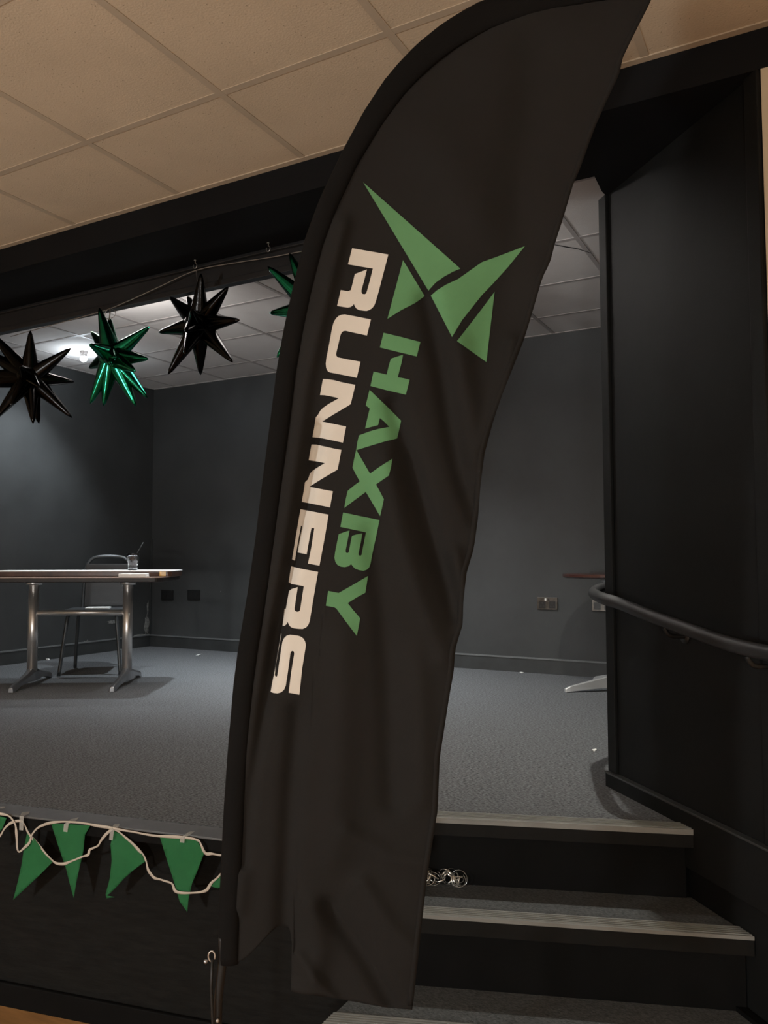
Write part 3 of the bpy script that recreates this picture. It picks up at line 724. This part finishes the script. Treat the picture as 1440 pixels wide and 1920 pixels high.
# ------------------------------------------------------------------ sockets on the back wall
def plate(x0, y0, x1, y1, label, chrome):
    a = ony(x0, y0, YB); c = ony(x1, y1, YB); w = .147; h = .087; cx = (a.x + c.x) / 2; cz = (a.z + c.z) / 2
    t = thing('wall_socket', V((cx, YB, cz - h / 2)), label, 'socket', 'double plates on the back stage wall')
    bm = BM(); box(bm, cx - w / 2, cx + w / 2, YB - .010, YB, cz - h / 2, cz + h / 2); obj('faceplate', bm, M['socketc'] if chrome else M['socketb'], t, bevel=.002)
    if chrome:
        for s_ in (-1, 1):
            bm = BM(); box(bm, cx + s_ * .036 - .024, cx + s_ * .036 + .024, YB - .0115, YB - .009, cz - .034, cz + .016); obj('outlet', bm, M['socketb'], t)
            bm = BM()
            box(bm, cx + s_ * .036 - .003, cx + s_ * .036 + .003, YB - .0125, YB - .011, cz - .002, cz + .009)
            for q in (-.011, .011): box(bm, cx + s_ * .036 + q - .004, cx + s_ * .036 + q + .004, YB - .0125, YB - .011, cz - .022, cz - .017)
            obj('pin_holes', bm, M['housing'], t)
            bm = BM(); box(bm, cx + s_ * .012 - .006, cx + s_ * .012 + .006, YB - .014, YB - .009, cz + .019, cz + .036); obj('switch', bm, M['paper'] if s_ < 0 else M['socketb'], t)
    else:
        for s_ in (-1, 1):
            bm = BM(); box(bm, cx + s_ * .034 - .026, cx + s_ * .034 + .026, YB - .0112, YB - .009, cz - .030, cz + .030); obj('outlet_cover', bm, M['socketb'], t)
plate(303, 1106, 326, 1125, 'flat black double plate on the back wall nearest the left corner', False)
plate(352, 1106, 376, 1125, 'flat black double plate on the back wall, second from the left corner', False)
plate(1008, 1120, 1046, 1143, 'shiny double power socket on the back wall right of the flag', True)
plate(1112, 1122, 1149, 1146, 'double power socket on the back wall half hidden behind the hand rail', True)

# ------------------------------------------------------------------ bunting on the stage front
P0 = fl + fn * .006
def fb(x, y, w=0): return onplane(x / 3, 1480 + y / 3, P0 + fn * w, fn)
bun = thing('bunting', fb(600, 300), 'green pennant bunting on white ribbon taped along the front edge of the stage', 'bunting')
RA = [(-60, 132), (0, 138), (45, 148), (80, 185), (92, 240), (95, 310), (105, 352), (135, 330), (165, 300), (180, 255), (215, 215), (270, 192), (330, 183), (430, 185), (540, 203), (640, 220), (750, 240), (880, 262), (1000, 268), (1105, 283), (1130, 310), (1155, 360), (1190, 362), (1238, 370), (1320, 372)]
RB = [(-60, 330), (0, 262), (30, 215), (70, 185), (120, 180), (145, 215), (165, 255), (215, 310), (265, 370), (310, 412), (355, 420), (400, 405), (460, 380), (495, 368), (505, 340), (550, 318), (570, 285), (605, 245), (640, 225), (700, 265), (760, 320), (805, 370), (820, 400), (835, 455), (865, 495), (910, 510), (965, 530), (990, 575), (1050, 583), (1110, 580), (1160, 568), (1190, 525), (1225, 495), (1290, 420)]
for k, R_ in enumerate((RA, RB)):
    sp = spline([(x, y, 0) for x, y in R_], 5); w0 = .004 if k == 0 else .0008
    pts = [fb(p.x, p.y, w0 + .0015 * math.sin(i * .7)) for i, p in enumerate(sp)]
    b = BM(); rows = []
    for i, p in enumerate(pts):
        t = (pts[min(i + 1, len(pts) - 1)] - pts[max(i - 1, 0)]).normalized(); d = t.cross(fn).normalized(); w = .0068 + .0022 * math.sin(i * .37 + k * 2)
        if w < .0055: w = .0055
        rows.append((b.verts.new(p - d * w / 2), b.verts.new(p + d * w / 2 + fn * .001 * math.sin(i))))
    for P, Q in zip(rows, rows[1:]): b.faces.new((P[0], P[1], Q[1], Q[0]))
    obj('ribbon', b, M['ribbon'], bun, smooth=True, solid=.0007)
PEN = [[(-70, 142), (38, 160), (12, 222), (-8, 245), (-40, 330)],
       [(152, 245), (190, 275), (245, 345), (300, 405), (215, 490), (140, 560), (74, 622), (100, 520), (120, 430), (135, 330)],
       [(288, 193), (400, 196), (508, 204), (478, 255), (470, 340), (450, 430), (430, 520), (415, 612), (395, 540), (370, 440), (325, 310)],
       [(640, 232), (720, 275), (790, 350), (818, 405), (750, 455), (700, 500), (650, 555), (618, 585), (600, 597), (646, 606), (600, 613), (594, 590), (618, 500), (628, 400), (622, 310)],
       [(900, 270), (1000, 275), (1110, 287), (1148, 360), (1110, 460), (1080, 530), (1060, 620), (1053, 690), (1010, 630), (985, 540), (940, 400)],
       [(1185, 545), (1225, 495), (1300, 430), (1330, 520), (1225, 557)]]
for pi, pen in enumerate(PEN):
    b = BM(); vs = [b.verts.new((x, y, 0)) for x, y in pen]; [b.faces.new([vs[q] for q in t]) for t in tessellate_polygon([[V((x, y, 0)) for x, y in pen]])]
    for k in range(-4, 70):
        bmesh.ops.bisect_plane(b, geom=b.verts[:] + b.edges[:] + b.faces[:], plane_co=(k * 22, 0, 0), plane_no=(1, 0, 0))
        bmesh.ops.bisect_plane(b, geom=b.verts[:] + b.edges[:] + b.faces[:], plane_co=(0, k * 22, 0), plane_no=(0, 1, 0))
    y0 = min(p[1] for p in pen)
    for v in b.verts:
        x, y = v.co.x, v.co.y; w = -.0015 + (y - y0) / 400 * -.006 + .0025 * math.sin(x * .03 + pi) + .002 * math.sin(y * .02 + pi * 2)
        v.co = fb(x, y, w if w < .0015 else .0015)
    obj('pennant', b, M['pennant'], bun, smooth=True, solid=.0005)
def tape(top, vert, label):
    b = BM()
    ft = [onz(x / 3, 1480 + y / 3, S + .0008) for x, y in top]
    b.faces.new([b.verts.new(p) for p in ft])
    if vert:
        b.faces.new([b.verts.new(fb(x, y, .0062)) for x, y in vert])
        a0 = ft[-1]; a1 = ft[-2]; q0 = fb(*vert[0], .0062); q1 = fb(*vert[1], .0062)
        b.faces.new([b.verts.new(p) for p in (a0, a1, q1, q0)])
    tag(obj('adhesive_tape', b, M['tape'], solid=.0003), label, 'tape', 'clear tape strips fixing the bunting')
tape([(0, 98), (30, 95), (26, 107), (-5, 110)], None, 'clear tape strip on the stage edge at the left side of the picture')
tape([(122, 130), (168, 125), (162, 138), (116, 144)], [(110, 150), (134, 150), (130, 232), (108, 228)], 'clear tape strip on the stage edge above the leaning left pennant')
tape([(398, 167), (446, 157), (432, 173), (384, 182)], [(360, 195), (386, 195), (379, 241), (356, 237)], 'clear tape strip holding the narrow second pennant')
tape([(640, 197), (672, 194), (668, 206), (632, 212)], [(618, 236), (640, 236), (634, 288), (614, 284)], 'clear tape strip holding the curled middle pennant')
tape([(1060, 240), (1100, 234), (1078, 250), (1034, 258)], [(1014, 270), (1040, 272), (1036, 302), (1012, 298)], 'clear tape strip holding the pennant nearest the flag')

# ------------------------------------------------------------------ curled ribbon and litter
def curls(c, n, label, spread, seed):
    rnd = random.Random(seed); bm = BM()
    for k in range(n):
        ax = V((rnd.uniform(-1, 1), rnd.uniform(-1, 1), rnd.uniform(-.3, .8))).normalized(); a = ax.orthogonal().normalized(); b2_ = ax.cross(a)
        r0 = rnd.uniform(.014, .024); cen_ = c + V((rnd.uniform(-1, 1) * spread, rnd.uniform(-1, 1) * spread * .4, 0)) + Z * (r0 + .003)
        pts = []; turns = rnd.uniform(.8, 1.8)
        for i in range(28):
            t = i / 27 * turns * 2 * math.pi; p = cen_ + (a * math.cos(t) + b2_ * math.sin(t)) * r0 * (1 + .15 * i / 27) + ax * (.012 * (i / 27 - .5))
            p.z = max(p.z, c.z + .003); pts.append(p)
        strip(bm, pts, ax, .0048)
    tag(obj('curled_ribbon', bm, M['silver'], smooth=True, solid=.0005), label, 'ribbon', 'curled silver ribbons on the step')
q = onz(851, 1668, .425); curls(V((q.x, q.y, .425)) + V((-.02, .025, 0)), 13, 'loose tangle of curled silver ribbon on the middle step, the right clump', .035, 21)
q = onz(808, 1668, .425); curls(V((q.x, q.y, .425)) + V((-.02, .02, 0)), 8, 'small clump of curled silver ribbon on the step at the edge of the flag', .018, 5)
def scrap(px, py, w, l, label, h=.006):
    p = onz(px, py, S); p.x = max(p.x, XL + .045); p.y = min(p.y, YB - .05); a = random.random() * 3; u = V((math.cos(a), math.sin(a), 0)); bm = BM(); obox(bm, p + Z * (h / 2 + .0005), u, w, u.cross(Z), l, Z, h)
    for v in bm.verts: v.co += V((random.uniform(-.3, .3) * w, random.uniform(-.3, .3) * l, 0))
    tag(obj('paper_scrap', bm, M['paper']), label, 'litter', 'scraps on the stage carpet')
scrap(372, 1229, .015, .075, 'white paper scrap on the carpet before the back wall, left of the flag')
scrap(1115, 1408, .010, .022, 'tiny white scrap on the carpet left of the angled panel')
scrap(988, 1258, .016, .02, 'tiny white scrap against the back skirting right of the flag')
scrap(200, 1218, .02, .02, 'tiny white scrap at the left wall skirting behind the chair', .012)
scrap(36, 1233, .02, .02, 'tiny white scrap at the left wall skirting at the picture edge', .012)

# ------------------------------------------------------------------ lamps
def light(name, kind, loc, power, col, size=.1, aim=None, parent=None, spot=None, blend=.5, sy=None):
    l = bpy.data.lights.new(name, kind); l.energy = power; l.color = col
    if kind == 'AREA':
        l.size = size
        if sy: l.shape = 'RECTANGLE'; l.size_y = sy
    else: l.shadow_soft_size = size
    if spot: l.spot_size = math.radians(spot); l.spot_blend = blend
    o = bpy.data.objects.new(name, l); COL.objects.link(o); o.location = loc
    if aim is not None: o.rotation_euler = (V(aim) - V(loc)).to_track_quat('-Z', 'Y').to_euler()
    return o
lp = onz(157, 659, ZC)
sl = thing('ceiling_spotlight', V((lp.x, lp.y, ZC)), 'small bright spotlight on the stage ceiling beside the green star balloon', 'lamp')
b = BM(); tube(b, [lp, lp - Z * .02], .03, 16); tube(b, [lp - Z * .02, lp - Z * .045], .024, 16); obj('housing', b, M['stage_grid'], sl)
b = BM(); bmesh.ops.create_icosphere(b, subdivisions=2, radius=.028)
for v in b.verts: v.co += lp - Z * .055
obj('bulb', b, M['bulb'], sl, smooth=True)
light('spot_glow', 'SPOT', lp - Z * .09, 95, (.84, .93, 1), .03, (-5.2, 3.75, 1.0), spot=115, blend=.8)
light('bulb_glow', 'POINT', lp - Z * .13, 5, (.80, .91, 1), .03)
# unseen stage lights: ceiling downlights, and fills added behind the beam
def flood(x, y, z, label, aim, power, col, size=.16):
    t = thing('stage_floodlight', V((x, y, z)), label, 'lamp'); d = (V(aim) - V((x, y, z))).normalized()
    b = BM(); tube(b, [V((x, y, z)) - d * .02, V((x, y, z)) - d * .12], .07, 16); obj('housing', b, M['housing'], t)
    b = BM(); tube(b, [V((x, y, z)) - d * .06, V((x, y, ZC))], .01, 8); obj('bracket', b, M['housing'], t)
    light('flood_beam', 'AREA', V((x, y, z)) + d * .01, power, col, size, aim)
def downlight(x, y, label, power, col, size, ang=105, rad=.1, aim=None):
    t = thing('ceiling_downlight', V((x, y, ZC)), label, 'lamp')
    b = BM(); tube(b, [V((x, y, ZC)), V((x, y, ZC - .02))], rad, 24); obj('frame', b, M['stage_grid'], t)
    b = BM(); tube(b, [V((x, y, ZC - .02)), V((x, y, ZC - .024))], rad * .8, 24); obj('diffuser', b, M['coolbulb'], t)
    light('downlight_beam', 'SPOT', (x, y, ZC - .03), power, col, size, aim or (x, y, 0), spot=ang, blend=1)
downlight(-2.8, 4.3, 'round ceiling spot over the middle of the stage hidden behind the flag', 330, (.95, .98, 1), .03, 96, .06, (-2.6, 4.6, S))
downlight(-.80, 3.16, 'round ceiling spot over the stage beside the angled panel', 200, (1, .97, .88), .02, 108, .04, (-1.15, 3.75, S))
dl = onz(372, 622, ZC)
downlight(dl.x, dl.y, 'small round ceiling light hidden behind the middle black star balloon', 290, (.86, .94, 1), .03, 98, .045, (dl.x, dl.y + .25, S))
def ceil_fill(x, y, z, label, power, aim):  # fill light with a housing, added to brighten the stage ceiling
    t = thing('added_ceiling_fill', V((x, y, z)), label, 'lamp'); d = (V(aim) - V((x, y, z))).normalized()
    b = BM(); tube(b, [V((x, y, z)) - d * .02, V((x, y, z)) - d * .10], .06, 16); obj('housing', b, M['housing'], t)
    b = BM(); tube(b, [V((x, y, z)) - d * .06, V((x, 2.74, z + .05))], .01, 8); obj('bracket', b, M['housing'], t)
    light('fill_beam', 'SPOT', V((x, y, z)) + d * .01, power, (1, .975, .955), .08, aim, spot=120, blend=1)
ceil_fill(-3.6, 2.83, 2.83, 'added unseen fill light behind the left half of the beam', 230, (-3.6, 3.4, 3.6))
ceil_fill(-2.0, 2.83, 2.83, 'added unseen fill light behind the right half of the beam', 230, (-1.8, 3.4, 3.6))
# hall ceiling lights behind the photographer
def hall(x, y, z, label, power):
    t = thing('pendant_lamp', V((x, y, ZH)), label, 'lamp', 'warm hall pendant lamps')
    b = BM(); tube(b, [V((x, y, ZH)), V((x, y, ZH - .02))], .05, 20); tube(b, [V((x, y, ZH)), V((x, y, z + .14))], .005, 8); obj('cord', b, M['pole'], t)
    b = BM(); bmesh.ops.create_icosphere(b, subdivisions=3, radius=.12)
    for v in b.verts: v.co += V((x, y, z))
    g = obj('globe', b, M['warmbulb'], t, smooth=True); g.visible_shadow = True
    light('hall_glow', 'POINT', (x, y + .16, z), power, HALLC, .1)
HALLC = (.97, 1, 1)
hall(-2.1, -1.8, 1.2, 'warm globe pendant lamp at the left of the hall', 168)
hall(.9, -2.6, 1.3, 'warm globe pendant lamp at the right of the hall', 155)
wd = bpy.data.worlds.new('world'); SC.world = wd; wd.use_nodes = True
wd.node_tree.nodes['Background'].inputs[0].default_value = (.02, .018, .016, 1)
wd.node_tree.nodes['Background'].inputs[1].default_value = .3
